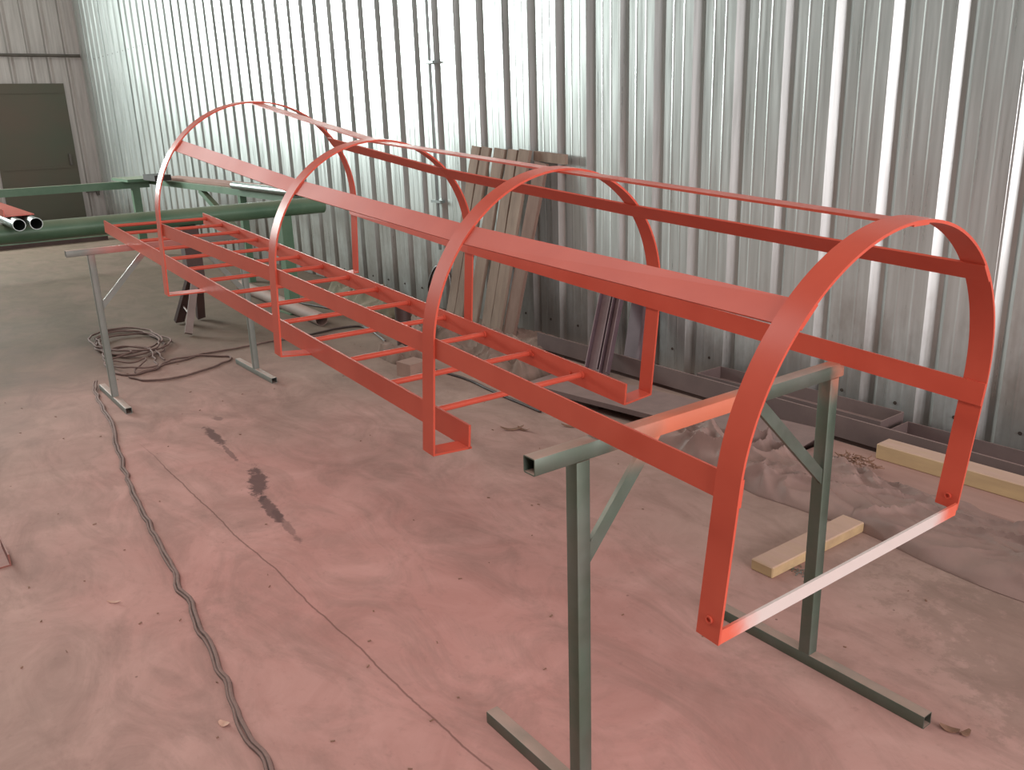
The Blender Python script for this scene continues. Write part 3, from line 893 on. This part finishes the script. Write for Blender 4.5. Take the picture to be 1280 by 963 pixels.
# coil by the far trestle: loops through measured points
coil = []
rnd = random.Random(11)
for turn in range(4):
    cx, cy = -7.25 + rnd.uniform(-.1, .1), 1.66 + rnd.uniform(-.03, .03)
    rx, ry = 0.50 + rnd.uniform(-.12, .08), 0.235 + rnd.uniform(-.05, .03)
    for k in range(9):
        a = 2 * PI * k / 9 + turn * 0.1
        coil.append((cx + rx * math.cos(a), cy + ry * math.sin(a), 0.012 + 0.01 * turn + rnd.uniform(0, .008)))
coil += [(-6.75, 1.35, 0.02), (-6.35, 1.36), (-6.30, 1.55), (-6.5, 1.80, 0.012), (-6.43, 2.02), (-6.25, 2.12), (-6.15, 2.02), (-6.03, 1.82), (-6.0, 1.6), (-6.10, 1.44), (-6.24, 1.40)]
cable(coil, 0.0075, M_CABLE, 'tangled coil of dusty brown cable on the floor beside the far trestle leg', 'cable_coil', wob=0.03, k=6)
coil2 = []
for turn in range(2):
    cx, cy = -6.75 + rnd.uniform(-.06, .06), 1.55 + rnd.uniform(-.03, .03)
    rx, ry = 0.34 + rnd.uniform(-.08, .06), 0.20 + rnd.uniform(-.04, .03)
    for k in range(8):
        a = 2 * PI * k / 8 + 1 + turn * 0.2
        coil2.append((cx + rx * math.cos(a), cy + ry * math.sin(a), 0.02 + 0.012 * turn + rnd.uniform(0, .02)))
coil2 += [(-6.3, 1.45), (-6.42, 1.75), (-6.52, 2.05), (-6.50, 2.25), (-6.50, 2.60), (-6.35, 3.1)]
cable(coil2, 0.0065, M_CABLE, 'thinner cable loop lying over the coil and running back under the ladder', 'cable_coil', wob=0.03, k=6)
cable([(-7.8, 3.36), (-7.42, 3.44), (-7.15, 3.50), (-6.9, 3.55)], 0.009, M_CABLEB, 'short black cable on the floor behind the ladder near the sacking')
cable([(-6.91, 2.70), (-6.52, 2.84), (-6.50, 2.96), (-6.52, 3.18), (-6.42, 3.32), (-6.1, 3.27), (-5.84, 3.20)], 0.009, M_CABLEB,
      'black cable curving on the floor in front of the floor pipe end')
cable([(-5.0, 3.03), (-4.6, 3.08), (-4.25, 3.05), (-3.95, 3.03), (-3.72, 3.02)], 0.009, M_CABLEB, 'black cable on the floor in front of the blanket under the third hoop')

# ------------------------------------------------------------------ small things on the floor
rc = MB().box((-3.93, 0.06, 0.0), (-3.72, 0.275, 0.006)).box((-3.93, 0.269, 0.006), (-3.72, 0.275, 0.05)).box((-3.93, 0.06, 0.006), (-3.72, 0.066, 0.05))
solo(rc.build('channel_offcut', M_REDDUST, smooth=False), 'coral painted channel offcut on the floor at the left edge', 'steel offcut')


def chip(x, y, l, w, a, mat, label, name='wood_chip', cat='chip', curl=0.006):
    n = 6; vs = []; ca, sa = math.cos(a), math.sin(a)
    for i in range(n + 1):
        t = i / n - .5; ww = w * (1 - (2 * t) ** 2 * 0.6) / 2; z = 0.003 + curl * (2 * t) ** 2
        for s_, dz in ((-1, 0), (1, 0), (1, 0.002), (-1, 0.002)):
            px, py = t * l, s_ * ww; vs.append((x + px * ca - py * sa, y + px * sa + py * ca, z + dz))
    fs = [(i * 4 + k, i * 4 + (k + 1) % 4, (i + 1) * 4 + (k + 1) % 4, (i + 1) * 4 + k) for i in range(n) for k in range(4)]
    fs += [(3, 2, 1, 0), (n * 4, n * 4 + 1, n * 4 + 2, n * 4 + 3)]
    solo(MB().add(vs, fs).build(name, mat), label, cat)


chip(-2.21, 0.59, 0.035, 0.022, 0.5, M_CHIP, 'pale chip on the floor beside the cable at the bottom')
chip(-3.14, 0.52, 0.05, 0.012, 0.9, M_CHIP, 'pale sliver on the floor left of the cable')
chip(-3.60, 2.72, 0.13, 0.035, 1.0, M_LEAF, 'dry curled leaf on the floor right of the third hoop foot', 'dry_leaf', 'leaf', 0.02)
chip(-3.55, 2.76, 0.08, 0.02, 0.2, M_LEAF, 'small dry leaf fragment touching the curled leaf right of the third hoop', 'dry_leaf', 'leaf', 0.015)
chip(-3.42, 2.99, 0.10, 0.03, 0.8, M_LEAF, 'dry leaf on the floor near the near end of the ladder rail', 'dry_leaf', 'leaf', 0.015)
chip(-0.88, 2.14, 0.05, 0.025, 0.3, M_LEAF, 'crumpled pink scrap at the end of the near trestle foot', 'paper_scrap', 'scrap', 0.008)
chip(-0.845, 2.155, 0.035, 0.02, 1.3, M_LEAF, 'brown scrap beside the crumpled pink one at the trestle foot', 'paper_scrap', 'scrap', 0.008)
chip(-5.35, 2.66, 0.16, 0.07, 0.9, M_PWOOD, 'pinkish flat scrap on the floor between the rungs near the second hoop', 'paper_scrap', 'scrap', 0.01)
m = MB(); rnd = random.Random(9)
for i in range(26):
    x = -1.66 + rnd.gauss(0, 0.035); y = 2.56 + rnd.gauss(0, 0.03); a = rnd.random() * PI; l = rnd.uniform(0.008, 0.025)
    z = 0.003
    m.obox((x, y, z), (x + l * math.cos(a), y + l * math.sin(a), z + rnd.uniform(0, .006)), (0, 0, 1), 0.0012, 0.0015)
solo(m.build('metal_swarf', M_CHROME, kind='stuff'), 'scatter of shiny metal shavings beside the short yellow timber block', 'swarf')
m = MB()
for i in range(120):
    x = rnd.uniform(-6.5, 0.2); y = rnd.uniform(0.1, 3.1); a = rnd.random() * PI; l = rnd.uniform(0.004, 0.016)
    if -0.9 < x: pass
    m.obox((x, y, 0.0015), (x + l * math.cos(a), y + l * math.sin(a), 0.0025), (0, 0, 1), 0.0012, rnd.uniform(0.001, 0.003))
solo(m.build('floor_grit', M_LEAF, kind='stuff'), 'fine brown grit scattered over the concrete floor', 'grit')
